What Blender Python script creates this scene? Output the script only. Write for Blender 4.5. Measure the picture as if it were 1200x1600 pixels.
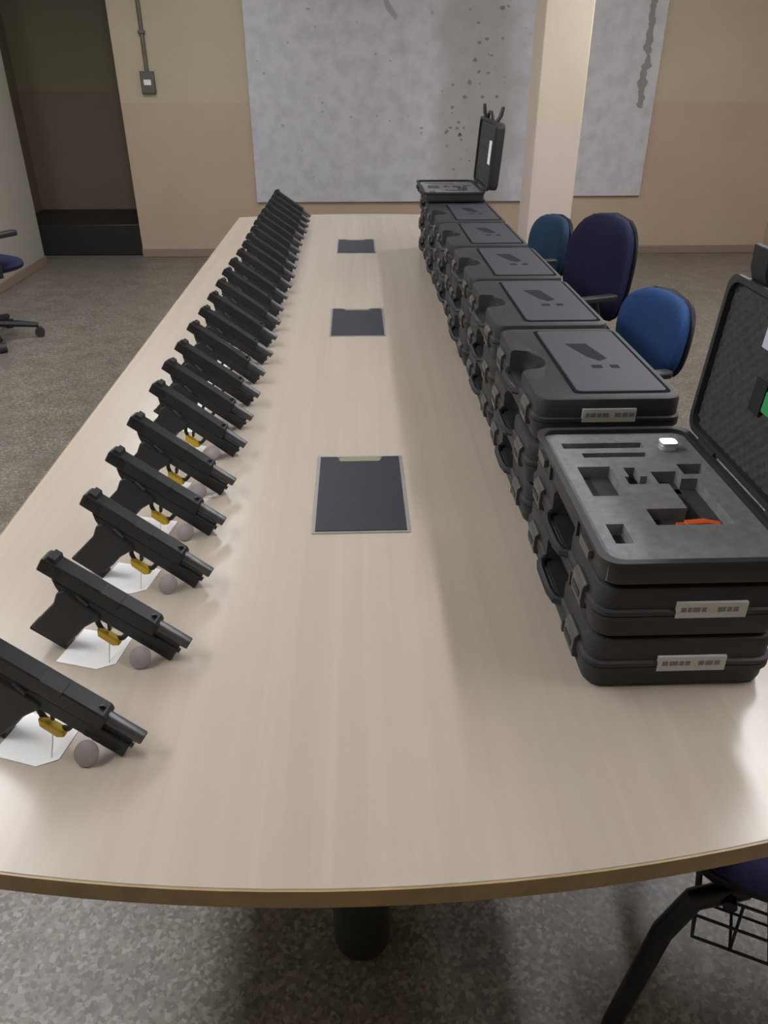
import bpy, bmesh, math, random
from mathutils import Vector, Matrix, Euler

for o in list(bpy.data.objects):
    bpy.data.objects.remove(o)
SC = bpy.context.scene
COL = SC.collection
R = math.radians
PI = math.pi
random.seed(7)

# ------------------------------------------------------------------ camera, world, exposure
TZ = 0.74                      # table top height
cam_d = bpy.data.cameras.new('camera')
cam_d.sensor_fit = 'VERTICAL'
cam_d.sensor_height = 36.0
cam_d.lens = 27.0              # 1200 px focal length on a 1600 px tall frame
cam_d.clip_start = 0.02
cam = bpy.data.objects.new('camera', cam_d)
COL.objects.link(cam)
cam.location = (0.0, 0.0, 1.49)
cam.rotation_euler = (R(90 - 30.1), 0, R(-2.0))
SC.camera = cam

world = bpy.data.worlds.new('world')
SC.world = world
world.use_nodes = True
world.node_tree.nodes['Background'].inputs[0].default_value = (0.75, 0.8, 0.9, 1)
world.node_tree.nodes['Background'].inputs[1].default_value = 0.3

SC.view_settings.view_transform = 'Standard'
SC.view_settings.look = 'None'
SC.view_settings.exposure = 0.72
SC.view_settings.gamma = 1.0
SC.view_settings.use_curve_mapping = False
LAMP = 30.0                    # fluorescent diffuser strength

# ------------------------------------------------------------------ materials
MATS = {}

def new_mat(name):
    m = bpy.data.materials.new(name)
    m.use_nodes = True
    MATS[name] = m
    nt = m.node_tree
    return m, nt, nt.nodes['Principled BSDF']

def mat(name, col, rough=0.5, metal=0.0, bump=0.0, bscale=200.0, var=0.0, vscale=8.0, spec=None):
    m, nt, b = new_mat(name)
    b.inputs['Base Color'].default_value = (*col, 1)
    b.inputs['Roughness'].default_value = rough
    b.inputs['Metallic'].default_value = metal
    if spec is not None:
        b.inputs['Specular IOR Level'].default_value = spec
    tc = nt.nodes.new('ShaderNodeTexCoord')
    if var > 0:
        n = nt.nodes.new('ShaderNodeTexNoise')
        n.inputs['Scale'].default_value = vscale
        n.inputs['Detail'].default_value = 6
        nt.links.new(tc.outputs['Object'], n.inputs['Vector'])
        rp = nt.nodes.new('ShaderNodeValToRGB')
        rp.color_ramp.elements[0].position = 0.3
        rp.color_ramp.elements[1].position = 0.7
        rp.color_ramp.elements[0].color = (*[c * (1 - var) for c in col], 1)
        rp.color_ramp.elements[1].color = (*[min(1, c * (1 + var)) for c in col], 1)
        nt.links.new(n.outputs['Fac'], rp.inputs['Fac'])
        nt.links.new(rp.outputs['Color'], b.inputs['Base Color'])
    if bump > 0:
        n2 = nt.nodes.new('ShaderNodeTexNoise')
        n2.inputs['Scale'].default_value = bscale
        n2.inputs['Detail'].default_value = 4
        nt.links.new(tc.outputs['Object'], n2.inputs['Vector'])
        bp = nt.nodes.new('ShaderNodeBump')
        bp.inputs['Strength'].default_value = bump
        bp.inputs['Distance'].default_value = 0.002
        nt.links.new(n2.outputs['Fac'], bp.inputs['Height'])
        nt.links.new(bp.outputs['Normal'], b.inputs['Normal'])
    return m

def wall_mat(name, low, high, split):
    """two-tone painted plaster, the dado line at a given height"""
    m, nt, b = new_mat(name)
    g = nt.nodes.new('ShaderNodeNewGeometry')
    s = nt.nodes.new('ShaderNodeSeparateXYZ')
    nt.links.new(g.outputs['Position'], s.inputs[0])
    c = nt.nodes.new('ShaderNodeMath'); c.operation = 'GREATER_THAN'
    c.inputs[1].default_value = split
    nt.links.new(s.outputs['Z'], c.inputs[0])
    mx = nt.nodes.new('ShaderNodeMix'); mx.data_type = 'RGBA'
    nt.links.new(c.outputs[0], mx.inputs['Factor'])
    mx.inputs['A'].default_value = (*low, 1)
    mx.inputs['B'].default_value = (*high, 1)
    n = nt.nodes.new('ShaderNodeTexNoise')
    n.inputs['Scale'].default_value = 2.2
    n.inputs['Detail'].default_value = 8
    nt.links.new(g.outputs['Position'], n.inputs['Vector'])
    rp = nt.nodes.new('ShaderNodeValToRGB')
    rp.color_ramp.elements[0].position = 0.3
    rp.color_ramp.elements[1].position = 0.7
    rp.color_ramp.elements[0].color = (0.93, 0.92, 0.9, 1)
    rp.color_ramp.elements[1].color = (1, 1, 1, 1)
    nt.links.new(n.outputs['Fac'], rp.inputs['Fac'])
    ml = nt.nodes.new('ShaderNodeMix'); ml.data_type = 'RGBA'; ml.blend_type = 'MULTIPLY'
    ml.inputs['Factor'].default_value = 1
    nt.links.new(mx.outputs['Result'], ml.inputs['A'])
    nt.links.new(rp.outputs['Color'], ml.inputs['B'])
    nt.links.new(ml.outputs['Result'], b.inputs['Base Color'])
    b.inputs['Roughness'].default_value = 0.6
    n2 = nt.nodes.new('ShaderNodeTexNoise'); n2.inputs['Scale'].default_value = 60
    nt.links.new(g.outputs['Position'], n2.inputs['Vector'])
    bp = nt.nodes.new('ShaderNodeBump'); bp.inputs['Strength'].default_value = 0.15
    bp.inputs['Distance'].default_value = 0.003
    nt.links.new(n2.outputs['Fac'], bp.inputs['Height'])
    nt.links.new(bp.outputs['Normal'], b.inputs['Normal'])
    return m

def floor_mat():
    m, nt, b = new_mat('terrazzo')
    g = nt.nodes.new('ShaderNodeNewGeometry')
    v = nt.nodes.new('ShaderNodeTexVoronoi'); v.inputs['Scale'].default_value = 120
    nt.links.new(g.outputs['Position'], v.inputs['Vector'])
    rp = nt.nodes.new('ShaderNodeValToRGB')
    cr = rp.color_ramp
    cr.interpolation = 'CONSTANT'
    cr.elements[0].color = (0.135, 0.118, 0.096, 1)
    cr.elements[1].position = 0.25; cr.elements[1].color = (0.185, 0.163, 0.136, 1)
    for p, c in ((0.5, (0.235, 0.212, 0.182, 1)), (0.75, (0.17, 0.155, 0.132, 1)), (0.9, (0.29, 0.27, 0.24, 1))):
        e = cr.elements.new(p); e.color = c
    sp = nt.nodes.new('ShaderNodeSeparateColor')
    nt.links.new(v.outputs['Color'], sp.inputs[0])
    nt.links.new(sp.outputs[0], rp.inputs['Fac'])
    n = nt.nodes.new('ShaderNodeTexNoise'); n.inputs['Scale'].default_value = 7.0; n.inputs['Detail'].default_value = 8
    nt.links.new(g.outputs['Position'], n.inputs['Vector'])
    r2 = nt.nodes.new('ShaderNodeValToRGB')
    r2.color_ramp.elements[0].position = 0.32; r2.color_ramp.elements[0].color = (0.72, 0.70, 0.68, 1)
    r2.color_ramp.elements[1].position = 0.65; r2.color_ramp.elements[1].color = (1, 1, 1, 1)
    nt.links.new(n.outputs['Fac'], r2.inputs['Fac'])
    ml = nt.nodes.new('ShaderNodeMix'); ml.data_type = 'RGBA'; ml.blend_type = 'MULTIPLY'
    ml.inputs['Factor'].default_value = 1
    nt.links.new(rp.outputs['Color'], ml.inputs['A'])
    nt.links.new(r2.outputs['Color'], ml.inputs['B'])
    nt.links.new(ml.outputs['Result'], b.inputs['Base Color'])
    b.inputs['Roughness'].default_value = 0.42
    return m

def wood_mat():
    m, nt, b = new_mat('beech_laminate')
    tc = nt.nodes.new('ShaderNodeTexCoord')
    mp = nt.nodes.new('ShaderNodeMapping')
    mp.inputs['Scale'].default_value = (38, 0.9, 1)
    nt.links.new(tc.outputs['Object'], mp.inputs['Vector'])
    n = nt.nodes.new('ShaderNodeTexNoise'); n.inputs['Scale'].default_value = 1.0; n.inputs['Detail'].default_value = 7
    n.inputs['Distortion'].default_value = 0.4
    nt.links.new(mp.outputs['Vector'], n.inputs['Vector'])
    rp = nt.nodes.new('ShaderNodeValToRGB')
    rp.color_ramp.elements[0].position = 0.25; rp.color_ramp.elements[0].color = (0.405, 0.345, 0.280, 1)
    rp.color_ramp.elements[1].position = 0.75; rp.color_ramp.elements[1].color = (0.445, 0.384, 0.318, 1)
    nt.links.new(n.outputs['Fac'], rp.inputs['Fac'])
    nt.links.new(rp.outputs['Color'], b.inputs['Base Color'])
    b.inputs['Roughness'].default_value = 0.26
    return m

def board_mat(name, base, stain_x):
    """pale grey board: specks all over, a browner stained zone round x = stain_x"""
    m, nt, b = new_mat(name)
    g = nt.nodes.new('ShaderNodeNewGeometry')
    n = nt.nodes.new('ShaderNodeTexNoise'); n.inputs['Scale'].default_value = 9; n.inputs['Detail'].default_value = 6
    nt.links.new(g.outputs['Position'], n.inputs['Vector'])
    rp = nt.nodes.new('ShaderNodeValToRGB')
    rp.color_ramp.elements[0].position = 0.28; rp.color_ramp.elements[0].color = (*[c * 0.78 for c in base], 1)
    rp.color_ramp.elements[1].position = 0.6; rp.color_ramp.elements[1].color = (*base, 1)
    nt.links.new(n.outputs['Fac'], rp.inputs['Fac'])
    # stained zone with its own ragged outline
    s = nt.nodes.new('ShaderNodeSeparateXYZ'); nt.links.new(g.outputs['Position'], s.inputs[0])
    a = nt.nodes.new('ShaderNodeMath'); a.operation = 'SUBTRACT'; a.inputs[1].default_value = stain_x
    nt.links.new(s.outputs['X'], a.inputs[0])
    ab = nt.nodes.new('ShaderNodeMath'); ab.operation = 'ABSOLUTE'; nt.links.new(a.outputs[0], ab.inputs[0])
    n3 = nt.nodes.new('ShaderNodeTexNoise'); n3.inputs['Scale'].default_value = 3; n3.inputs['Detail'].default_value = 7
    nt.links.new(g.outputs['Position'], n3.inputs['Vector'])
    sb = nt.nodes.new('ShaderNodeMath'); sb.operation = 'MULTIPLY_ADD'; sb.inputs[1].default_value = -0.5
    nt.links.new(n3.outputs['Fac'], sb.inputs[0]); nt.links.new(ab.outputs[0], sb.inputs[2])
    mr = nt.nodes.new('ShaderNodeMapRange')
    mr.inputs['From Min'].default_value = -0.02; mr.inputs['From Max'].default_value = 0.16
    mr.inputs['To Min'].default_value = 0.6; mr.inputs['To Max'].default_value = 0.0
    nt.links.new(sb.outputs[0], mr.inputs['Value'])
    mx = nt.nodes.new('ShaderNodeMix'); mx.data_type = 'RGBA'
    nt.links.new(mr.outputs[0], mx.inputs['Factor'])
    nt.links.new(rp.outputs['Color'], mx.inputs['A'])
    mx.inputs['B'].default_value = (base[0] * 0.66, base[1] * 0.64, base[2] * 0.52, 1)
    nt.links.new(mx.outputs['Result'], b.inputs['Base Color'])
    b.inputs['Roughness'].default_value = 0.45
    return m

def emit_mat(name, col, strength):
    m, nt, b = new_mat(name)
    b.inputs['Base Color'].default_value = (0.8, 0.8, 0.8, 1)
    b.inputs['Emission Color'].default_value = (*col, 1)
    b.inputs['Emission Strength'].default_value = strength
    return m

WALL_LOW, WALL_HIGH = (0.47, 0.36, 0.27), (0.48, 0.415, 0.295)
M_WALL = wall_mat('two_tone_plaster', WALL_LOW, WALL_HIGH, 1.235)
M_PILLAR = wall_mat('pillar_plaster', (0.68, 0.575, 0.52), (0.68, 0.595, 0.47), 1.185)
M_LEFTW = wall_mat('grey_plaster', (0.40, 0.38, 0.33), (0.40, 0.38, 0.31), 1.235)
M_NICHE = wall_mat('niche_shade_plaster', (0.19, 0.145, 0.10), (0.20, 0.172, 0.108), 1.3)  # same plaster as the walls, niche shade put into a darker colour
M_CEIL = mat('ceiling_white', (0.84, 0.83, 0.80), 0.8, bump=0.1, bscale=40)
M_FLOOR = floor_mat()
M_WOOD = wood_mat()
M_EDGE = mat('edge_banding', (0.40, 0.28, 0.13), 0.4, var=0.12, vscale=30)
M_COLUMN = mat('dark_grey_lacquer', (0.04, 0.042, 0.045), 0.4)
M_FLAP = mat('flap_anthracite', (0.028, 0.029, 0.038), 0.42)
M_FLAPRIM = mat('flap_rim_aluminium', (0.42, 0.42, 0.42), 0.4, 0.6)
M_BRUSH = mat('flap_brush', (0.22, 0.2, 0.12), 0.8)
M_BOARD = board_mat('speckled_grey_board', (0.54, 0.535, 0.585), 1.02)
M_BOARD2 = board_mat('speckled_grey_board_narrow', (0.54, 0.54, 0.56), 9.0)
M_MARK = mat('dark_marks', (0.24, 0.24, 0.24), 0.7)
M_SKIRT = mat('baseboard_paint', (0.25, 0.19, 0.15), 0.5)
M_BLACKPL = mat('black_plinth', (0.012, 0.011, 0.011), 0.5)
M_SOCK = mat('socket_grey', (0.10, 0.095, 0.085), 0.5)
M_CONDUIT = mat('conduit_grey', (0.13, 0.115, 0.09), 0.5)
M_WHITEPL = mat('white_plastic', (0.75, 0.74, 0.72), 0.4)
M_STEEL = mat('gun_steel', (0.020, 0.021, 0.024), 0.42, 0.25)
M_POLY = mat('gun_polymer', (0.014, 0.014, 0.016), 0.55, bump=0.25, bscale=900)
M_BARREL = mat('barrel_steel', (0.10, 0.10, 0.105), 0.38, 0.5)
M_YELLOW = mat('yellow_plastic', (0.62, 0.40, 0.01), 0.45)
M_PAPER = mat('tag_paper', (0.82, 0.82, 0.82), 0.7)
M_DISC = mat('round_tag_grey', (0.25, 0.21, 0.205), 0.5)
M_STRING = mat('string', (0.6, 0.58, 0.52), 0.9)
M_CASE = mat('case_plastic', (0.030, 0.029, 0.031), 0.52, bump=0.3, bscale=700, spec=0.35)
M_CASETOP = mat('case_panel_plastic', (0.050, 0.048, 0.062), 0.55, bump=0.15, bscale=900, spec=0.3)
M_CASEDK = mat('case_dark_plastic', (0.012, 0.012, 0.013), 0.5)
M_LATCH = mat('latch_plastic', (0.07, 0.068, 0.064), 0.4)
M_FOAM = mat('grey_foam', (0.19, 0.19, 0.20), 0.9, bump=0.6, bscale=500, var=0.15, vscale=60)
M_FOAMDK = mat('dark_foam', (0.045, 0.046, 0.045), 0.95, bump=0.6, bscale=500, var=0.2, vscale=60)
M_LABEL = mat('label_paper', (0.52, 0.52, 0.49), 0.6)
M_PRINT = mat('label_print', (0.20, 0.20, 0.20), 0.7)
M_ORANGE = mat('orange_plastic', (0.75, 0.12, 0.02), 0.4)
M_GREEN = mat('green_plastic', (0.03, 0.32, 0.08), 0.5)
M_SILVER = mat('glint_silver', (0.75, 0.75, 0.78), 0.3, 0.6)
M_BLUE = mat('blue_fabric', (0.007, 0.045, 0.155), 0.85, bump=0.5, bscale=600, var=0.15, vscale=80)
M_NAVY = mat('navy_fabric', (0.006, 0.007, 0.045), 0.85, bump=0.5, bscale=600, var=0.15, vscale=80)
M_TEAL = mat('teal_fabric', (0.006, 0.036, 0.085), 0.85, bump=0.5, bscale=600, var=0.15, vscale=80)
M_BLKPL = mat('black_chair_plastic', (0.012, 0.012, 0.013), 0.5)
M_BLKTUBE = mat('black_tube', (0.010, 0.010, 0.011), 0.35)
M_CASTOR = mat('castor_rubber', (0.02, 0.02, 0.02), 0.6)
M_HOUSING = mat('lamp_housing', (0.7, 0.7, 0.7), 0.5)
M_LAMP = emit_mat('fluorescent_diffuser', (0.96, 0.965, 1.0), LAMP)
M_LAMPW = emit_mat('wide_opal_diffuser', (0.96, 0.965, 1.0), LAMP * 0.56)

# ------------------------------------------------------------------ mesh helpers
class MB:
    def __init__(s):
        s.v, s.f = [], []
    def add(s, vs, fs):
        b = len(s.v)
        s.v += [tuple(p) for p in vs]
        s.f += [tuple(i + b for i in f) for f in fs]
        return s
    def box(s, x0, x1, y0, y1, z0, z1):
        return s.add([(x0, y0, z0), (x1, y0, z0), (x1, y1, z0), (x0, y1, z0),
                      (x0, y0, z1), (x1, y0, z1), (x1, y1, z1), (x0, y1, z1)],
                     [(3, 2, 1, 0), (4, 5, 6, 7), (0, 1, 5, 4), (1, 2, 6, 5), (2, 3, 7, 6), (3, 0, 4, 7)])
    def loops(s, loops, cap0=True, cap1=True):
        n = len(loops[0]); vs = []; fs = []
        for L in loops:
            vs += L
        for k in range(len(loops) - 1):
            for i in range(n):
                j = (i + 1) % n
                fs.append((k * n + i, k * n + j, (k + 1) * n + j, (k + 1) * n + i))
        if cap0: fs.append(tuple(range(n - 1, -1, -1)))
        if cap1: fs.append(tuple((len(loops) - 1) * n + i for i in range(n)))
        return s.add(vs, fs)
    def prism_xz(s, poly, y0, y1):
        """polygon in the x-z plane extruded along y"""
        a = 0
        for i in range(len(poly)):
            p, q = poly[i], poly[(i + 1) % len(poly)]
            a += p[0] * q[1] - q[0] * p[1]
        if a < 0: poly = poly[::-1]
        return s.loops([[(x, y1, z) for x, z in poly], [(x, y0, z) for x, z in poly]])
    def prism_xy(s, poly, z0, z1):
        a = 0
        for i in range(len(poly)):
            p, q = poly[i], poly[(i + 1) % len(poly)]
            a += p[0] * q[1] - q[0] * p[1]
        if a < 0: poly = poly[::-1]
        return s.loops([[(x, y, z0) for x, y in poly], [(x, y, z1) for x, y in poly]])
    def tube(s, path, r, n=8, closed=False, flat=1.0):
        P = [Vector(p) for p in path]
        rs = r if isinstance(r, (list, tuple)) else [r] * len(P)
        loops = []
        up = None
        for i, p in enumerate(P):
            if closed:
                t = P[(i + 1) % len(P)] - P[i - 1]
            else:
                t = P[min(i + 1, len(P) - 1)] - P[max(i - 1, 0)]
            t.normalize()
            if up is None:
                up = Vector((0, 0, 1)) if abs(t.z) < 0.9 else Vector((1, 0, 0))
            a = t.cross(up).normalized()
            u = a.cross(t).normalized()
            up = u
            loops.append([tuple(p + (a * math.cos(2 * PI * k / n) + u * flat * math.sin(2 * PI * k / n)) * rs[i]) for k in range(n)])
        if closed:
            loops.append(loops[0])
            return s.loops(loops, False, False)
        return s.loops(loops)
    def lathe(s, prof, c=(0, 0, 0), n=24):
        return s.loops([[(c[0] + r * math.cos(2 * PI * k / n), c[1] + r * math.sin(2 * PI * k / n), c[2] + z) for k in range(n)] for r, z in prof])
    def xf(s, fn):
        s.v = [tuple(fn(p)) for p in s.v]
        return s
    def mesh(s, name, m, smooth=False):
        me = bpy.data.meshes.new(name)
        me.from_pydata(s.v, [], s.f)
        bm = bmesh.new(); bm.from_mesh(me)
        bmesh.ops.recalc_face_normals(bm, faces=bm.faces)
        bm.to_mesh(me); bm.free()
        me.materials.append(m)
        if smooth:
            me.polygons.foreach_set('use_smooth', [True] * len(me.polygons))
            me.set_sharp_from_angle(angle=R(38))
        me.update()
        return me
    def build(s, name, m, parent=None, smooth=False, bevel=0.0, seg=2):
        o = bpy.data.objects.new(name, s.mesh(name, m, smooth or bevel > 0))
        COL.objects.link(o)
        o.parent = parent
        if bevel > 0:
            b = o.modifiers.new('bevel', 'BEVEL')
            b.width = bevel; b.segments = seg; b.limit_method = 'ANGLE'; b.angle_limit = R(35)
            b.harden_normals = False
        return o

def empty(name, loc=(0, 0, 0), rz=0.0):
    o = bpy.data.objects.new(name, None)
    COL.objects.link(o)
    o.empty_display_size = 0.05
    o.location = loc
    o.rotation_euler = (0, 0, rz)
    return o

def tag(o, label=None, cat=None, group=None, kind=None):
    if label: o['label'] = label
    if cat: o['category'] = cat
    if group: o['group'] = group
    if kind: o['kind'] = kind
    return o

def struct(o, label=None):
    o['kind'] = 'structure'
    if label: o['label'] = label
    return o

def copy_tree(o, parent=None):
    c = o.copy()
    COL.objects.link(c)
    c.parent = parent
    for ch in list(o.children):
        copy_tree(ch, c)
    return c

def rrect(w, d, r, n=5, cx=0.0, cy=0.0):
    pts = []
    for qx, qy, a0 in ((1, 1, 0), (-1, 1, 90), (-1, -1, 180), (1, -1, 270)):
        for k in range(n + 1):
            a = R(a0 + 90 * k / n)
            pts.append((cx + qx * (w / 2 - r) + r * math.cos(a), cy + qy * (d / 2 - r) + r * math.sin(a)))
    return pts

def ordinal(n):
    return ['first', 'second', 'third', 'fourth', 'fifth', 'sixth', 'seventh', 'eighth', 'ninth', 'tenth', 'eleventh', 'twelfth',
            'thirteenth', 'fourteenth', 'fifteenth', 'sixteenth', 'seventeenth', 'eighteenth', 'nineteenth', 'twentieth',
            'twenty-first', 'twenty-second', 'twenty-third', 'twenty-fourth', 'twenty-fifth', 'twenty-sixth'][n]

# ------------------------------------------------------------------ room shell
XL, XR, YB, YF, ZC = -2.71, 3.75, 7.25, -2.6, 2.8
struct(MB().box(-3.4, XR + 0.2, YF - 0.2, 8.6, -0.1, 0).build('floor', M_FLOOR), 'speckled grey-brown terrazzo floor')
struct(MB().box(-3.4, XR + 0.2, YF - 0.2, 8.6, ZC, ZC + 0.1).build('ceiling', M_CEIL))
NX0, NX1 = -2.71, -1.925                      # dark niche between left wall and back wall
struct(MB().box(NX1, XR + 0.2, YB, YB + 0.2, 0, ZC).build('wall_back', M_WALL, bevel=0.006), 'two-tone tan and cream painted back wall')
struct(MB().box(XL - 0.2, XL, YF, 7.0, 0, ZC).build('wall_left', M_LEFTW, bevel=0.006), 'plain grey plaster wall at the left')
struct(MB().box(XR, XR + 0.2, YF, YB, 0, ZC).build('wall_right', M_WALL))
struct(MB().box(XL - 0.2, XR + 0.2, YF - 0.2, YF, 0, ZC).build('wall_front', M_WALL))
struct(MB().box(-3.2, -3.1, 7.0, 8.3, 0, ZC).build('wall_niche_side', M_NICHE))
struct(MB().box(-3.2, NX1 + 0.12, 8.2, 8.3, 0, ZC).build('wall_niche_back', M_NICHE), 'niche wall with its shade put into a dark brown colour')
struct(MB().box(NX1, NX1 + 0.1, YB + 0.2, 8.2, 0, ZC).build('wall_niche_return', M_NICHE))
struct(MB().box(-3.1, NX1, 7.0, 8.2, 2.36, 2.46).build('light_block_1', M_NICHE), 'unseen soffit added over the niche to block light')  # unseen slab added to keep ceiling light out of the niche
struct(MB().box(-3.1, NX1, 6.9, 7.0, 2.36, ZC).build('light_block_2', M_LEFTW))  # unseen front of the added light-blocking soffit
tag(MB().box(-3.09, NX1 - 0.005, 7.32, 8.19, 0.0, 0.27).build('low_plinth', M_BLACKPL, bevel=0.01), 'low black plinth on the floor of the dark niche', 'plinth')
struct(MB().box(NX1, XR, YB - 0.015, YB, 0, 0.07).build('baseboard_back', M_SKIRT, bevel=0.004))
struct(MB().box(XL, XL + 0.015, YF, 7.0, 0, 0.07).build('baseboard_left', M_SKIRT, bevel=0.004))
struct(MB().box(XR - 0.015, XR, YF, YB - 0.015, 0, 0.07).build('baseboard_right', M_SKIRT, bevel=0.004))
PX0, PX1, PY0, PY1 = 1.14, 1.43, 5.35, 5.65
struct(MB().box(PX0, PX1, PY0, PY1, 0, ZC).build('pillar', M_PILLAR, bevel=0.008), 'square cream plastered pillar beside the far end of the table')

# wall boards
b1 = MB().box(-0.86, 1.66, YB - 0.03, YB, 0.46, 2.6).build('wall_board', M_BOARD, bevel=0.003)
tag(b1, 'large pale grey speckled board on the back wall behind the table', 'board', 'grey boards on the back wall')
b2e = empty('wall_board', (0, 0, 0))
tag(b2e, 'narrow pale grey board right of the pillar with dark marks down it', 'board', 'grey boards on the back wall')
MB().box(1.80, 2.52, YB - 0.03, YB, 0.50, 2.6).build('panel', M_BOARD2, b2e, bevel=0.003)
rnd = random.Random(3)
mk = MB()
z, mkn = 1.22, 0
while z < 2.5:
    h = rnd.uniform(0.03, 0.07)
    cx = 2.40 + rnd.uniform(-0.015, 0.015)
    w = rnd.uniform(0.02, 0.045)
    rr = [rnd.uniform(0.7, 1.15) for k in range(8)]
    mk.prism_xz([(cx + w * rr[k] * math.cos(2 * PI * k / 8), z + h * rr[k] * math.sin(2 * PI * k / 8)) for k in range(8)], YB - 0.0308 - 0.00012 * mkn, YB - 0.0300)
    mkn += 1
    z += h * 1.05
mk.build('dark_marks', M_MARK, b2e)
# dark scuffs on the big board (their own shapes)
def scuffs(n, x0, x1, z0, z1, smax, seed):
    q = random.Random(seed); m = MB()
    for i in range(n):
        cx, cz, s = q.uniform(x0, x1), q.uniform(z0, z1), q.uniform(0.3, 1) * smax
        poly = []
        for k in range(7):
            a = 2 * PI * k / 7
            rr = s * q.uniform(0.5, 1.2)
            poly.append((cx + rr * math.cos(a), cz + rr * 0.8 * math.sin(a)))
        m.prism_xz(poly, YB - 0.0315, YB - 0.0300)
    return m
M_SCUFF = mat('scuff_grey', (0.34, 0.33, 0.35), 0.8)
sc = scuffs(46, -0.8, 1.5, 0.6, 2.3, 0.018, 5).build('scuff_marks', M_SCUFF, b1); sc['kind'] = 'stuff'
M_SCUFF2 = mat('scuff_brown', (0.25, 0.225, 0.19), 0.8)
sc2 = scuffs(40, 0.78, 1.25, 0.7, 2.2, 0.024, 11).build('stain_marks', M_SCUFF2, b1); sc2['kind'] = 'stuff'
MB().prism_xz([(0.20, 2.06), (0.235, 2.06), (0.30, 1.92), (0.36, 1.84), (0.34, 1.81), (0.27, 1.88)], YB - 0.0315, YB - 0.03).build('streak_mark', M_SCUFF, b1)

# conduit and socket on the back wall
cd = empty('wall_socket', (-1.67, YB, 1.30))
tag(cd, 'grey surface-mounted socket with conduit above it on the tan wall', 'socket')
MB().box(-0.055, 0.055, -0.045, 0, 0.0, 0.16).build('box', M_SOCK, cd, bevel=0.006)
MB().box(-0.03, 0.03, -0.050, -0.045, 0.06, 0.10).build('switch', M_WHITEPL, cd, bevel=0.003)
MB().tube([(0, -0.015, 0.155), (0, -0.015, ZC - 1.30)], 0.017, 10).build('conduit', M_CONDUIT, cd, smooth=True)
for zz in (0.42, 0.8):
    MB().box(-0.026, 0.026, -0.036, 0, zz, zz + 0.02).build('clip', M_SOCK, cd, bevel=0.002)

# ceiling lamps: two fluorescent lines; unseen far pair shifted for wall light and glare
def lamp(x, y, lab, hw=0.09, m=M_LAMP):
    L = empty('ceiling_lamp', (x, y, ZC))
    tag(L, lab, 'lamp', 'fluorescent ceiling lamps')
    MB().box(-0.17, 0.17, -0.66, 0.66, -0.06, 0).build('housing', M_HOUSING, L, bevel=0.006)
    MB().box(-hw, hw, -0.63, 0.63, -0.09, -0.061).build('diffuser', m, L)
for sx, nm in ((-1, 'left'), (1, 'right')):
    for k, y in enumerate((0.75, 2.35, 4.9 if sx < 0 else 4.7)):
        lamp(sx * (1.78 if k < 2 else (1.3 if sx < 0 else 2.25)), y, '%s fluorescent ceiling lamp on the %s side' % (['near', 'middle', 'far'][k], nm), *((0.165, M_LAMPW) if sx < 0 else ((0.062 if k < 2 else 0.10), M_LAMP)))

# ------------------------------------------------------------------ conference table
TW = 0.67
Y0, Y1, SAG = 0.50, 4.80, 0.095
def table_outline(off=0.0):
    pts = []
    N = 26
    hw = TW - off
    for k in range(N + 1):
        x = -hw + 2 * hw * k / N
        pts.append((x, Y0 + off + SAG * (x / TW) ** 2))
    for k in range(N + 1):
        x = hw - 2 * hw * k / N
        pts.append((x, Y1 - off - SAG * (x / TW) ** 2))
    return pts
tb = empty('conference_table', (0, 2.65, 0))
tag(tb, 'long pale beech meeting table with curved ends and grey column legs', 'table')
sh = lambda p: (p[0], p[1] - 2.65, p[2])
MB().loops([[(x, y, TZ - 0.028) for x, y in table_outline(0.002)], [(x, y, TZ - 0.0012) for x, y in table_outline(0.002)], [(x, y, TZ) for x, y in table_outline(0.0032)]]).xf(sh).build('tabletop', M_WOOD, tb)
oo, ii = table_outline(0.0), table_outline(0.0021)
eb = MB().loops([[(x, y, TZ - 0.0285) for x, y in ii], [(x, y, TZ - 0.0285) for x, y in oo], [(x, y, TZ - 0.001) for x, y in oo], [(x, y, TZ - 0.0004) for x, y in ii]], False, False)
eb.xf(sh).build('edge_band', M_EDGE, tb)
for y in (0.90, 2.65, 4.4):
    MB().lathe([(0.053, 0.0), (0.055, 0.004), (0.055, 0.675), (0.09, 0.685), (0.09, 0.711)], (-0.012, y - 2.65, 0), 32).build('column_leg', M_COLUMN, tb, smooth=True)
for x in (-0.2, 0.2):
    MB().box(x - 0.02, x + 0.02, -1.75, 1.75, 0.67, 0.711).build('under_beam', M_COLUMN, tb, bevel=0.003)
for y in (0.90, 4.4):
    MB().box(-0.25, 0.25, y - 2.65 - 0.03, y - 2.65 + 0.03, 0.655, 0.669).build('cross_beam', M_COLUMN, tb, bevel=0.003)
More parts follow.
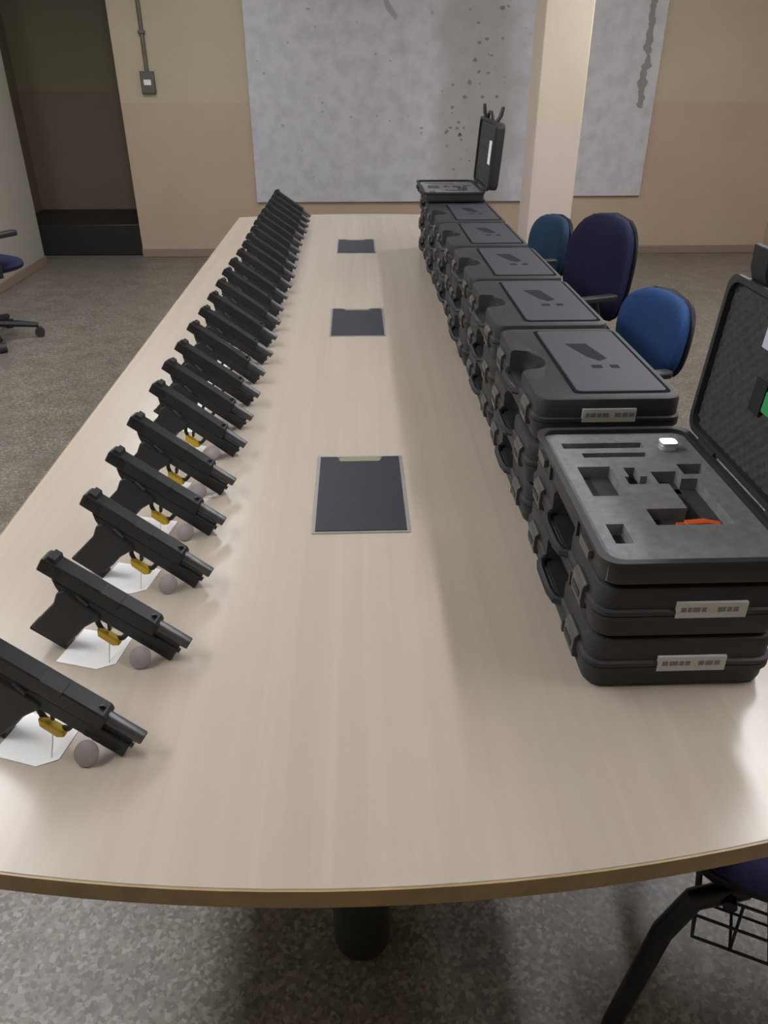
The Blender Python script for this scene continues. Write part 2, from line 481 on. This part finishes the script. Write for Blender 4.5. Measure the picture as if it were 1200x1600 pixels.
for yn in (1.215, 2.42, 3.69):
    fx, fd = 0.092, 0.325
    fr = MB()
    y0, y1 = yn - 2.65, yn + fd - 2.65
    fr.box(-fx, fx, y0, y0 + 0.006, TZ, TZ + 0.002).box(-fx, fx, y1 - 0.006, y1, TZ, TZ + 0.002)
    fr.box(-fx, -fx + 0.006, y0 + 0.006, y1 - 0.006, TZ, TZ + 0.002).box(fx - 0.006, fx, y0 + 0.006, y1 - 0.006, TZ, TZ + 0.002)
    fo = fr.build('cable_flap', M_FLAPRIM, tb)
    # plate with a finger notch at its far edge; the brush shows through the notch
    a, b_ = fx - 0.0062, 0.0062
    MB().prism_xy([(-a, y0 + b_), (a, y0 + b_), (a, y1 - b_), (0.05, y1 - b_), (0.042, y1 - b_ - 0.022), (-0.042, y1 - b_ - 0.022), (-0.05, y1 - b_), (-a, y1 - b_)], TZ, TZ + 0.0035).build('flap_plate', M_FLAP, fo)
    MB().box(-0.041, 0.041, y1 - b_ - 0.0215, y1 - b_, TZ, TZ + 0.0022).build('brush_strip', M_BRUSH, fo)

# ------------------------------------------------------------------ pistols
TILT = math.atan2(87.0, 180.0 - 42.0)
def gun_xf(p):
    """gun frame in mm (x forward, z up, toe of the grip at 42,0) -> tipped forward onto the muzzle, metres"""
    x, y, z = p[0] - 42.0, p[1], p[2]
    c, s = math.cos(TILT), math.sin(TILT)
    return ((x * c + z * s) / 1000, y / 1000, (-x * s + z * c) / 1000)

def make_pistol():
    g = empty('pistol')
    # slide, locked to the rear
    sl = MB().prism_xz([(-46, 112), (-46, 134), (-43, 138), (134, 138), (140, 133), (140, 112)], -12.5, 12.5)
    slo = sl.xf(gun_xf).build('slide', M_STEEL, g, bevel=0.002)
    se = MB()
    for k in range(6):
        for sy in (-1, 1):
            se.box(-40 + k * 5, -37.6 + k * 5, sy * 13.1 - 0.6, sy * 13.1 + 0.6, 115, 135)
    se.xf(gun_xf).build('serrations', M_STEEL, slo)['kind'] = 'stuff'
    MB().box(48, 78, -13.4, 6, 124, 138.6).xf(gun_xf).build('ejection_port', M_CASEDK, slo, bevel=0.0006)
    MB().prism_xz([(-40, 138), (-38, 144.5), (-28, 144.5), (-24, 138)], -10, 10).xf(gun_xf).build('rear_sight', M_POLY, slo)
    MB().prism_xz([(122, 138), (127, 143.5), (131, 143.5), (131, 138)], -2, 2).xf(gun_xf).build('front_sight', M_POLY, slo)
    br = MB().tube([(100, 0, 126), (188, 0, 126), (190, 0, 126)], [9, 9, 8], 16)
    br.xf(gun_xf).build('barrel', M_BARREL, g, smooth=True)
    MB().tube([(176, 0, 104), (184, 0, 104)], 4.2, 10).xf(gun_xf).build('spring_guide', M_BARREL, g, smooth=True)
    # frame with dust cover, rail slots and tang
    fr = MB().prism_xz([(-14, 110), (-20, 113.5), (-22, 110.5), (-12, 100), (4, 90), (60, 88), (108, 88), (124, 88), (180, 87), (180, 113), (20, 111.5)], -11.5, 11.5)
    fr.xf(gun_xf).build('frame', M_POLY, g, bevel=0.0018)
    rl = MB()
    for k in range(4):
        rl.box(124 + k * 13, 132 + k * 13, -12.6, 12.6, 90, 97)
    rl.xf(gun_xf).build('accessory_rail', M_POLY, g)
    gp = MB().prism_xz([(0, 104), (-7, 92), (-4, 70), (-9, 48), (-15, 20), (-17, 6), (37, 4), (41, 20), (47, 40), (50, 60), (58, 78), (64, 90), (62, 100)], -14.5, 14.5)
    gp.xf(gun_xf).build('grip', M_POLY, g, bevel=0.0035, seg=3)
    MB().prism_xz([(-19, 6.5), (-19, 0.5), (42, 0.0), (42.5, 5)], -13, 13).xf(gun_xf).build('magazine_base', M_STEEL, g, bevel=0.0015)
    tg = MB().tube([(56, 0, 84), (62, 0, 70), (70, 0, 63), (84, 0, 61), (97, 0, 62.5), (104, 0, 68), (106, 0, 80), (108, 0, 90)], 4.0, 8)
    tg.xf(gun_xf).build('trigger_guard', M_POLY, g, smooth=True)
    MB().prism_xz([(74, 90), (82, 90), (81, 80), (84, 70), (80, 69), (75, 78)], -3, 3).xf(gun_xf).build('trigger', M_STEEL, g, bevel=0.0006)
    MB().tube([(20, -12, 108), (34, -14, 106), (40, -14, 105)], 2.5, 6).xf(gun_xf).build('slide_stop', M_BARREL, g, smooth=True)
    # yellow safety flag under the trigger guard
    yf = MB().prism_xz([(66, 66), (72, 54), (98, 52), (106, 60), (102, 66)], -9, 3)
    yf.xf(gun_xf).build('safety_flag', M_YELLOW, g, bevel=0.0015)
    # white paper tag tied to the guard, lying under the gun
    tgm = MB().prism_xy([(0.000, -0.040), (0.066, -0.046), (0.088, -0.030), (0.086, 0.030), (0.004, 0.036)], 0.0004, 0.0012)
    tgo = tgm.build('paper_tag', M_PAPER, g)
    MB().tube([(0.078, -0.03, 0.0016), (0.072, -0.014, 0.012), (0.070, -0.004, 0.026)], 0.0008, 5).build('string', M_STRING, tgo)
    # round grey tag leaning on the frame under the muzzle
    dm = MB().loops([[(0.0165 * r * math.cos(2 * PI * k / 20), 0.0165 * r * math.sin(2 * PI * k / 20), h) for k in range(20)] for r, h in ((0.95, 0), (1, 0.0006), (1, 0.0018), (0.95, 0.0024))])
    a = R(48)
    dm.xf(lambda p: (p[0] + 0.125, -0.024 + p[1] * math.cos(a) - p[2] * math.sin(a), 0.0128 + p[1] * math.sin(a) + p[2] * math.cos(a)))
    dm.build('round_tag', M_DISC, g, smooth=True)
    return g

muz = [0.695, 0.875, 1.055, 1.22, 1.375, 1.55, 1.70, 1.845]
while len(muz) < 25:
    muz.append(muz[-1] + 0.159)
GP = make_pistol()
rg = random.Random(21)
for i, ym in enumerate(muz):
    g = GP if i == 0 else None
    if g is None:
        g = copy_tree(GP)
    yaw = R(-12 + rg.uniform(-1.5, 1.5))
    g.location = (-0.25 - 0.193 * math.cos(yaw) + rg.uniform(-0.004, 0.004) - (0.025 if i == 0 else 0), ym - 0.193 * math.sin(yaw), TZ)
    g.rotation_euler = (0, 0, yaw)
    if i == len(muz) - 1:
        lab = 'black pistol at the far end of the row, last one before the wall'
    elif i == 0:
        lab = 'nearest black pistol of the row, cut by the left picture edge'
    else:
        lab = 'black pistol tipped onto its muzzle, %s from the near end of the row' % ordinal(i)
    tag(g, lab, 'pistol', 'pistols in a row on the table')

# ------------------------------------------------------------------ hard cases
CW, CD, CH, CB = 0.2625, 0.42, 0.086, 0.040      # width (x), depth (y), height, base height
def sc_loop(pts, inset, z):
    fx, fy = (CW - 2 * inset) / CW, (CD - 2 * inset) / CD
    return [(x * fx + CW / 2, y * fy + CD / 2, z) for x, y in pts]
OUT = rrect(CW, CD, 0.026, 5)
def notched():
    """lid outline with a D-shaped hand notch in the left side"""
    pts = []
    for i, p in enumerate(OUT):
        pts.append(p)
        if i == 11:      # end of the second corner (-x, +y): next edge runs down the left side
            pts.append((-CW / 2, 0.062))
            for k in range(9):
                a = R(90 - 180 * k / 8)
                pts.append((-CW / 2 + 0.012 + 0.045 * math.cos(a), 0.058 * math.sin(a)))
            pts.append((-CW / 2, -0.062))
    return pts
NOT = notched()

def base_solid(parent):
    m = MB().loops([sc_loop(OUT, 0.012, 0), sc_loop(OUT, 0.006, 0.004), sc_loop(OUT, 0.004, 0.012), sc_loop(OUT, 0.004, 0.029), sc_loop(OUT, 0.0, 0.031), sc_loop(OUT, 0.0, CB - 0.0008)])
    return m.build('base_shell', M_CASE, parent, smooth=True)

def make_closed():
    c = empty('hard_case')
    base_solid(c)
    # dark seam between the two shells
    MB().loops([sc_loop(OUT, 0.004, CB - 0.0008), sc_loop(OUT, 0.004, CB + 0.0008)]).build('seam', M_CASEDK, c)
    lid = MB().loops([sc_loop(NOT, 0.0, CB + 0.0008), sc_loop(NOT, 0.0, CB + 0.007), sc_loop(NOT, 0.004, CB + 0.009), sc_loop(NOT, 0.004, CH - 0.010), sc_loop(NOT, 0.006, CH - 0.005), sc_loop(NOT, 0.012, CH - 0.0025)])
    lo = lid.build('lid', M_CASE, c, smooth=True)
    # raised panel with a flat painted groove round it, emblem on it
    MB().prism_xy(rrect(0.174, 0.368, 0.012, 3, 0.159, CD / 2), CH - 0.0026, CH - 0.0021).build('panel_groove_shade', M_GROOVE_SHADE, lo)
    MB().loops([[(x, y, CH - 0.0024) for x, y in rrect(0.160, 0.354, 0.010, 3, 0.159, CD / 2)], [(x, y, CH - 0.0008) for x, y in rrect(0.160, 0.354, 0.010, 3, 0.159, CD / 2)], [(x, y, CH) for x, y in rrect(0.156, 0.350, 0.008, 3, 0.159, CD / 2)]]).build('raised_panel', M_CASETOP, lo)
    em = MB()
    ex, ey = 0.150, 0.235
    em.prism_xy([(ex - 0.030, ey + 0.062), (ex + 0.012, ey + 0.062), (ex + 0.018, ey + 0.030), (ex + 0.030, ey - 0.03), (ex + 0.012, ey - 0.044), (ex - 0.006, ey - 0.02), (ex - 0.018, ey + 0.02)], CH, CH + 0.0004)
    em.box(ex - 0.012, ex + 0.008, ey - 0.085, ey - 0.068, CH, CH + 0.0004).box(ex + 0.024, ex + 0.040, ey - 0.085, ey - 0.068, CH, CH + 0.0004)
    em.build('emblem', MATS['emblem'], lo)
    left_side(c, True)
    return c

def left_side(c, closed):
    # handle in the notch, two latches across the seam on the left side
    h = MB().tube([(0.006, CD / 2 - 0.060, 0.040), (-0.006, CD / 2 - 0.052, 0.040), (-0.010, CD / 2 - 0.03, 0.040), (-0.010, CD / 2 + 0.03, 0.040), (-0.006, CD / 2 + 0.052, 0.040), (0.006, CD / 2 + 0.060, 0.040)], 0.007, 8)
    h.build('handle', M_CASEDK, c, smooth=True)
    for y in (0.075, CD - 0.075):
        lt = MB().prism_xz([(0.004, 0.016), (-0.004, 0.018), (-0.006, 0.030), (-0.005, 0.052), (0.0, 0.058), (0.004, 0.058)], y - 0.024, y + 0.024)
        lo = lt.build('latch', M_LATCH, c, bevel=0.001)
        MB().box(-0.0068, -0.0052, y - 0.016, y + 0.016, 0.031, 0.040).build('latch_tab', M_CASEDK, lo)
    # ribs moulded into the side
    for y in (0.125, CD - 0.125):
        MB().box(-0.0005, 0.006, y - 0.004, y + 0.004, 0.006, 0.030).build('rib', M_CASE, c, bevel=0.001)

mat('emblem', (0.022, 0.021, 0.026), 0.8, spec=0.1)
M_GROOVE_SHADE = mat('groove_shade', (0.010, 0.010, 0.012), 0.9, spec=0.05)  # flat ring; shade of the panel recess put into its dark colour

def add_label(c, x0, z0, tilt=0.0):
    """white sticker with rows of dark print on the near end of a case"""
    w, h = 0.094, 0.024
    L = MB().box(x0, x0 + w, -0.0006, 0.0042, z0, z0 + h).build('label_sticker', M_LABEL, c)
    pr = MB()
    q = random.Random(int(x0 * 1e4))
    x = x0 + 0.006
    while x < x0 + w - 0.012:
        ww = q.uniform(0.005, 0.012)
        if abs(x - (x0 + 0.045)) > 0.006:
            pr.box(x, x + ww, -0.0009, -0.0005, z0 + h * 0.40, z0 + h * 0.72)
        x += ww + 0.002
    pr.build('label_print', M_PRINT, L)

def shell_open(name, parent, up, fnx=None, outline=OUT):
    """hollow half shell: base (up) or lid (its cavity faces down)"""
    H = CB if up else CH - CB
    wall = 0.006
    lp = [sc_loop(outline, 0.012, 0), sc_loop(outline, 0.006, 0.004), sc_loop(outline, 0.004, 0.010), sc_loop(outline, 0.004, H - 0.009),
          sc_loop(outline, 0.0, H - 0.007), sc_loop(outline, 0.0, H), sc_loop(outline, wall + 0.004, H), sc_loop(outline, wall + 0.004, 0.006)]
    m = MB().loops(lp)
    if not up:
        m.xf(lambda p: (p[0], p[1], CH - p[2]))
    if fnx: m.xf(fnx)
    return m.build(name, M_CASE, parent, smooth=True)

def foam_grid(xs, ys, low, z_top, z_low, holes):
    """foam slab with square-edged pockets: cells listed in holes are sunk"""
    m = MB()
    def inside(cx, cy):
        return any(a < cx < b and c < cy < d for a, b, c, d in holes)
    nx, ny = len(xs) - 1, len(ys) - 1
    H = [[z_low if inside((xs[i] + xs[i + 1]) / 2, (ys[j] + ys[j + 1]) / 2) else z_top for j in range(ny)] for i in range(nx)]
    for i in range(nx):
        for j in range(ny):
            zz = H[i][j]
            m.add([(xs[i], ys[j], zz), (xs[i + 1], ys[j], zz), (xs[i + 1], ys[j + 1], zz), (xs[i], ys[j + 1], zz)], [(0, 1, 2, 3)])
            if i + 1 < nx and H[i + 1][j] != zz:
                x = xs[i + 1]
                m.add([(x, ys[j], zz), (x, ys[j + 1], zz), (x, ys[j + 1], H[i + 1][j]), (x, ys[j], H[i + 1][j])], [(0, 1, 2, 3)])
            if j + 1 < ny and H[i][j + 1] != zz:
                y = ys[j + 1]
                m.add([(xs[i], y, zz), (xs[i + 1], y, zz), (xs[i + 1], y, H[i][j + 1]), (xs[i], y, H[i][j + 1])], [(0, 1, 2, 3)])
    x0, x1, y0, y1 = xs[0], xs[-1], ys[0], ys[-1]
    zb = 0.0065
    m.add([(x0, y0, zb), (x1, y0, zb), (x1, y1, zb), (x0, y1, zb), (x0, y0, z_top), (x1, y0, z_top), (x1, y1, z_top), (x0, y1, z_top)],
          [(3, 2, 1, 0), (0, 1, 5, 4), (1, 2, 6, 5), (2, 3, 7, 6), (3, 0, 4, 7)])
    return m

def make_open(extras):
    c = empty('open_hard_case')
    shell_open('base_shell', c, True)
    holes = [(0.040, 0.092, 0.190, 0.285),          # magazine pocket
             (0.035, 0.060, 0.060, 0.110),          # small pocket near the front
             (0.035, 0.170, 0.352, 0.372), (0.060, 0.165, 0.318, 0.334),   # two long slots at the back
             (0.105, 0.140, 0.225, 0.250), (0.112, 0.130, 0.250, 0.280),   # part-shaped pocket
             (0.105, 0.215, 0.105, 0.150),          # slide of the pistol cut-out
             (0.165, 0.215, 0.150, 0.240), (0.150, 0.190, 0.225, 0.265),
             (0.200, 0.240, 0.255, 0.290)]
    xs = sorted(set([0.011, CW - 0.011] + [h[0] for h in holes] + [h[1] for h in holes]))
    ys = sorted(set([0.011, CD - 0.011] + [h[2] for h in holes] + [h[3] for h in holes]))
    fo = foam_grid(xs, ys, 0, 0.032, 0.011, holes).build('foam_insert', M_FOAM, c)
    for k, (a, b, cc, d) in enumerate(holes):       # dark slabs on the pocket bottoms
        MB().box(a + 0.0005, b - 0.0005, cc + 0.0005, d - 0.0005, 0.0112, 0.0135).build('pocket_bottom', M_FOAMDK, fo)
    # lid, hinged on the right, standing just past upright
    a = R(-94)
    def openx(p):
        x, zz = p[0] - CW, p[2] - CB
        return (CW + 0.002 + x * math.cos(a) - zz * math.sin(a), p[1], CB + 0.001 + x * math.sin(a) + zz * math.cos(a))
    lid = shell_open('lid', c, False, openx)
    # egg-crate foam
    m = MB()
    nx, ny = 44, 72
    x0, x1, y0, y1 = 0.011, CW - 0.011, 0.011, CD - 0.011
    P = []
    for i in range(nx + 1):
        for j in range(ny + 1):
            u, v = x0 + (x1 - x0) * i / nx, y0 + (y1 - y0) * j / ny
            P.append((u, v, CB + 0.010 + 0.0035 * math.sin(i * PI / 2.0 + 0.3) * math.sin(j * PI / 2.0 + 0.3)))
    F = [(i * (ny + 1) + j, (i + 1) * (ny + 1) + j, (i + 1) * (ny + 1) + j + 1, i * (ny + 1) + j + 1) for i in range(nx) for j in range(ny)]
    m.add(P, F)
    m.box(x0, x1, y0, y1, CB + 0.014, CH - 0.0065)
    m.xf(openx).build('lid_foam', M_FOAMDK, lid, smooth=True)
    # latches hanging open on the lid's free edge, handle between them
    for k, y in enumerate((0.075, CD - 0.075)):
        t = 0.02 if k == 0 else -0.004
        lt = MB().prism_xz([(0.006, CB + 0.012), (-0.016, CB + 0.006 + t), (-0.050, CB + 0.004 + t * 1.5), (-0.052, CB + 0.010 + t * 1.5), (-0.018, CB + 0.016 + t), (0.006, CB + 0.022)], y - 0.024, y + 0.024)
        lt.xf(openx).build('latch', M_CASEDK, lid, bevel=0.001)
    MB().tube([openx(q) for q in ((0.006, CD / 2 - 0.060, CB + 0.012), (-0.012, CD / 2 - 0.055, CB + 0.012), (-0.024, CD / 2 - 0.04, CB + 0.012), (-0.024, CD / 2 + 0.04, CB + 0.012), (-0.012, CD / 2 + 0.055, CB + 0.012), (0.006, CD / 2 + 0.060, CB + 0.012))], 0.007, 8).build('handle', M_CASEDK, lid, smooth=True)
    for y in (0.09, CD - 0.09):
        MB().tube([(CW + 0.003, y - 0.03, CB), (CW + 0.003, y + 0.03, CB)], 0.006, 8).build('hinge', M_CASEDK, c, smooth=True)
    for y in (0.125, CD - 0.125):
        MB().box(-0.0005, 0.006, y - 0.004, y + 0.004, 0.006, 0.030).build('rib', M_CASE, c, bevel=0.001)
    for y in (0.075, CD - 0.075):
        MB().box(-0.003, 0.004, y - 0.022, y + 0.022, 0.012, 0.026).build('latch_catch', M_LATCH, c, bevel=0.001)
    for (nm, u0, u1, v0, v1, mt) in extras:
        MB().box(u0, u1, v0, v1, CB + 0.0045, CB + 0.0062).xf(openx).build(nm, mt, lid)
    return c

CX0, CY0, PITCH = 0.302, 0.787, 0.438
closed = make_closed()
used = False
rc = random.Random(5)
lev_name = ['bottom', 'middle', 'top', 'upper']
nst = 7
def stack_phrase(s):
    return ['in the front stack under the open case', 'in the second stack, right behind the open case', 'in the third stack from the near end',
            'in the fourth stack from the near end', 'in the fifth stack from the near end', 'in the sixth stack from the near end',
            'in the farthest stack, below an open case'][s]
closed_list = []
for s in range(nst):
    for l in range(3):
        if s == 0 and l == 2:
            continue
        c = closed if not used else copy_tree(closed)
        used = True
        dx, dy = rc.uniform(-0.003, 0.003), rc.uniform(-0.003, 0.003)
        c.location = (CX0 + dx, CY0 + s * PITCH + dy, TZ + l * CH)
        tag(c, '%s closed black hard case %s' % (lev_name[l].capitalize() if False else lev_name[l], stack_phrase(s)), 'case', 'black hard cases stacked on the table')
        closed_list.append((s, l, c))
for s, l, c in closed_list:
    if s == 0:
        add_label(c, 0.098 if l == 0 else 0.106, 0.033 if l == 0 else 0.037)
    if l == 2:
        add_label(c, 0.078 + 0.005 * (s % 3), 0.041)
        if s > 1:
            pass
oc = make_open([('pale_sticker', 0.040, 0.075, 0.245, 0.275, mat('pale_blue_paper', (0.5, 0.53, 0.66), 0.6)),
                ('green_tag', 0.125, 0.155, 0.195, 0.225, M_GREEN), ('dark_patch', 0.115, 0.165, 0.228, 0.26, M_CASEDK)])
oc.location = (CX0, CY0, TZ + 2 * CH)
tag(oc, 'open black hard case with grey foam cut-outs on top of the front stack', 'case', 'open black hard cases')
oc2 = make_open([('white_card', 0.075, 0.165, 0.05, 0.11, M_PAPER)])
oc2.location = (CX0 - 0.02, CY0 + 6 * PITCH, TZ + 3 * CH)
tag(oc2, 'open black hard case on the farthest stack, its lid seen edge on', 'case', 'open black hard cases')

# things lying in the open case
fl = empty('orange_safety_plug', (CX0 + 0.155, CY0 + 0.120, TZ + 2 * CH + 0.0135))
tag(fl, 'small orange plastic safety plug in the foam of the open case', 'plug')
MB().prism_xy([(0, 0), (0.030, 0.004), (0.046, -0.004), (0.050, 0.006), (0.030, 0.016), (0, 0.012)], 0, 0.010).build('plug_body', M_ORANGE, fl, bevel=0.001)
MB().tube([(0.0, 0.006, 0.005), (-0.012, 0.006, 0.005)], 0.004, 8).build('plug_pin', M_ORANGE, fl, smooth=True)
tn = empty('glint_piece', (CX0 + 0.205, CY0 + 0.345, TZ + 2 * CH + 0.0322))  # made-up shiny piece standing in for a bright reflection
tag(tn, 'made-up small shiny pale tin at the back right of the open case', 'glint')
MB().prism_xy(rrect(0.026, 0.022, 0.006, 4), 0, 0.010).build('glint_body', M_SILVER, tn, bevel=0.001)
MB().prism_xy(rrect(0.028, 0.024, 0.007, 4), 0.0102, 0.0145).build('glint_cap', M_SILVER, tn, bevel=0.001)

# ------------------------------------------------------------------ chairs
def pad(w, h, t, p=3.0, bend=0.0, crown=0.3, n=16):
    """upholstered pad in the x (width) / z (height) plane, front at -y, rounded outline; bend curves the sides forward"""
    m = MB()
    rows = 14
    fr, bk = [], []
    for j in range(rows + 1):
        v = -1 + 2 * j / rows
        v = math.copysign(1 - (1 - abs(v)) ** 1.35, v)
        hw = max(0.04, (1 - abs(v) ** p) ** (1 / p)) * w / 2
        a, b = [], []
        for i in range(n + 1):
            u = -1 + 2 * i / n
            u = math.copysign(1 - (1 - abs(u)) ** 1.35, u)
            x, z = u * hw, v * h / 2
            e = max(0.0, (1 - abs(u) ** 6) * (1 - abs(v) ** 6)) ** 0.5
            by = -bend * (x / (w / 2)) ** 2
            a.append((x, by - t / 2 * e * (1 + crown * (1 - v * v)), z))
            b.append((x, by + t / 2 * e, z))
        fr.append(a); bk.append(b)
    V = [q for r in fr for q in r] + [q for r in bk for q in r]
    N = n + 1; off = N * (rows + 1)
    F = []
    for j in range(rows):
        for i in range(n):
            F.append((j * N + i, j * N + i + 1, (j + 1) * N + i + 1, (j + 1) * N + i))
            F.append((off + j * N + i, off + (j + 1) * N + i, off + (j + 1) * N + i + 1, off + j * N + i + 1))
    for j in range(rows):
        F.append((j * N, (j + 1) * N, off + (j + 1) * N, off + j * N))
        F.append((j * N + n, off + j * N + n, off + (j + 1) * N + n, (j + 1) * N + n))
    for i in range(n):
        F.append((i, off + i, off + i + 1, i + 1))
        q = rows * N
        F.append((q + i, q + i + 1, off + q + i + 1, off + q + i))
    m.add(V, F)
    return m

def make_chair(fab, seat_w=0.46, bw=0.44, bh=0.33, bz=0.70, tilt=8, arms=True, basket=False):
    """visitor chair facing -y, origin on the floor under the seat centre"""
    c = empty('visitor_chair')
    s = pad(seat_w, 0.44, 0.06, 4.0, 0.0, 0.1)
    s.xf(lambda p: (p[0], p[2], 0.455 - p[1]))
    so = s.build('seat', fab, c, smooth=True)
    MB().prism_xy(rrect(seat_w - 0.06, 0.38, 0.06, 5), 0.405, 0.424).build('seat_shell', M_BLKPL, so, bevel=0.004)
    a = R(tilt)
    def bx(p, dy=0.0):
        y, z = p[1] + dy, p[2]
        return (p[0], 0.235 + y * math.cos(a) + z * math.sin(a), bz - y * math.sin(a) + z * math.cos(a))
    b = pad(bw, bh, 0.055, 2.6, 0.035).xf(lambda p: bx(p))
    bo = b.build('backrest', fab, c, smooth=True)
    pad(bw + 0.008, bh + 0.008, 0.028, 2.6, 0.035).xf(lambda p: bx(p, 0.026)).build('back_shell', M_BLKPL, bo, smooth=True)
    # back stem
    MB().tube([(0, 0.12, 0.412), (0, 0.24, 0.415), (0, 0.275, 0.46), (0, 0.282, bz - 0.08), (0, 0.290, bz)], 0.022, 8, flat=0.5).build('back_stem', M_BLKPL, c, smooth=True)
    hw = seat_w / 2 - 0.01
    for sx in (-1, 1):
        # legs: front and rear, splayed, oval tube
        MB().tube([(sx * (hw - 0.04), -0.10, 0.40), (sx * hw, -0.17, 0.385), (sx * (hw + 0.012), -0.20, 0.30), (sx * (hw + 0.02), -0.235, 0.015), (sx * (hw + 0.02), -0.236, 0.0)], 0.017, 10).build('leg', M_BLKTUBE, c, smooth=True)
        MB().tube([(sx * (hw - 0.04), 0.10, 0.40), (sx * hw, 0.16, 0.385), (sx * (hw + 0.012), 0.195, 0.30), (sx * (hw + 0.02), 0.255, 0.015), (sx * (hw + 0.02), 0.256, 0.0)], 0.017, 10).build('leg', M_BLKTUBE, c, smooth=True)
        if arms:
            MB().tube([(sx * (hw - 0.02), 0.06, 0.41), (sx * (hw + 0.05), 0.06, 0.43), (sx * (hw + 0.055), 0.05, 0.52), (sx * (hw + 0.05), 0.02, 0.63)], 0.012, 8).build('arm_post', M_BLKTUBE, c, smooth=True)
            MB().prism_xy(rrect(0.045, 0.24, 0.02, 5, sx * (hw + 0.05), 0.0), 0.63, 0.652).build('armrest', M_BLKPL, c, bevel=0.006)
    MB().tube([(-hw, -0.12, 0.395), (hw, -0.12, 0.395)], 0.011, 8).build('cross_bar', M_BLKTUBE, c, smooth=True)
    MB().tube([(-hw, 0.12, 0.395), (hw, 0.12, 0.395)], 0.011, 8).build('cross_bar', M_BLKTUBE, c, smooth=True)
    if basket:
        bk = MB()
        for z, k in ((0.37, 1.0), (0.30, 0.96), (0.235, 0.92)):
            w2, d2 = 0.19 * k, 0.16 * k
            bk.tube([(-w2, -d2, z), (w2, -d2, z), (w2, d2, z), (-w2, d2, z)], 0.0032, 6, closed=True)
        for t in [-1, -0.6, -0.2, 0.2, 0.6, 1]:
            bk.tube([(t * 0.19, -0.16, 0.37), (t * 0.175, -0.147, 0.235), (t * 0.175, 0.147, 0.235), (t * 0.19, 0.16, 0.37)], 0.0025, 6)
            bk.tube([(-0.19, t * 0.16, 0.37), (-0.175, t * 0.147, 0.235), (0.175, t * 0.147, 0.235), (0.19, t * 0.16, 0.37)], 0.0025, 6)
        bk.build('wire_basket', M_BLKTUBE, c, smooth=True)
    return c

def face(dx, dy):
    """z rotation that turns a chair built facing -y towards (dx, dy)"""
    return math.atan2(dy, dx) + PI / 2

c1 = make_chair(M_BLUE, bw=0.39, bh=0.28, bz=0.69, tilt=6)
c1.location = (0.82, 2.55, 0); c1.rotation_euler.z = face(-0.97, -0.235)
tag(c1, 'bright blue upholstered visitor chair nearest behind the open lid', 'chair', 'upholstered chairs along the right of the table')
c2 = make_chair(M_NAVY, bw=0.46, bh=0.46, bz=0.70, tilt=6)
c2.location = (0.896, 3.47, 0); c2.rotation_euler.z = face(-0.935, -0.353)
tag(c2, 'dark navy chair with a tall back between the two lighter blue chairs', 'chair', 'upholstered chairs along the right of the table')
c3 = make_chair(M_TEAL, bw=0.40, bh=0.31, bz=0.66, tilt=6)
c3.location = (0.825, 4.19, 0); c3.rotation_euler.z = face(-0.968, -0.25)
tag(c3, 'teal blue visitor chair standing just in front of the pillar', 'chair', 'upholstered chairs along the right of the table')
c4 = make_chair(M_NAVY, bw=0.42, bh=0.31, bz=0.70, tilt=6, arms=False, basket=True)
c4.location = (0.748, 0.83, 0); c4.rotation_euler.z = face(-0.9, 0.43)
tag(c4, 'dark blue chair with a wire basket under the seat, at the near table corner', 'chair')

def make_swivel():
    c = empty('swivel_chair')
    for k in range(5):
        a = 2 * PI * k / 5 + 0.2
        d = (math.cos(a), math.sin(a))
        lg = MB().tube([(d[0] * 0.03, d[1] * 0.03, 0.11), (d[0] * 0.16, d[1] * 0.16, 0.095), (d[0] * 0.29, d[1] * 0.29, 0.075)], [0.026, 0.022, 0.016], 8)
        lo = lg.build('base_arm', M_BLKPL, c, smooth=True)
        wx, wy = d[0] * 0.29, d[1] * 0.29
        MB().tube([(wx - d[1] * 0.022, wy + d[0] * 0.022, 0.029), (wx + d[1] * 0.022, wy - d[0] * 0.022, 0.029)], 0.029, 14).build('castor', M_CASTOR, lo, smooth=True)
    MB().lathe([(0.034, 0.085), (0.034, 0.25), (0.02, 0.25), (0.02, 0.41)], n=16).build('column', M_BLKPL, c, smooth=True)
    pad(0.50, 0.48, 0.08, 4.0, 0.0, 0.1).xf(lambda p: (p[0], p[2], 0.46 - p[1])).build('seat', M_NAVY, c, smooth=True)
    pad(0.46, 0.50, 0.06, 3.0, 0.03).xf(lambda p: (p[0], 0.25 + p[1] + p[2] * 0.12, 0.82 + p[2])).build('backrest', M_NAVY, c, smooth=True)
    MB().tube([(0, 0.1, 0.41), (0, 0.27, 0.42), (0, 0.30, 0.5), (0, 0.29, 0.75)], 0.025, 8, flat=0.5).build('back_stem', M_BLKPL, c, smooth=True)
    for sx in (-1, 1):
        MB().tube([(sx * 0.2, 0.03, 0.415), (sx * 0.285, 0.03, 0.43), (sx * 0.29, 0.03, 0.64)], 0.016, 8).build('arm_post', M_BLKPL, c, smooth=True)
        MB().prism_xy(rrect(0.06, 0.27, 0.025, 5, sx * 0.285, 0.0), 0.64, 0.67).build('armrest', M_BLKPL, c, bevel=0.008)
    return c
w1 = make_swivel()
w1.location = (-2.30, 4.80, 0); w1.rotation_euler.z = face(0.5, 0.85)
tag(w1, 'dark blue swivel chair with black castor base cut by the left picture edge', 'chair')
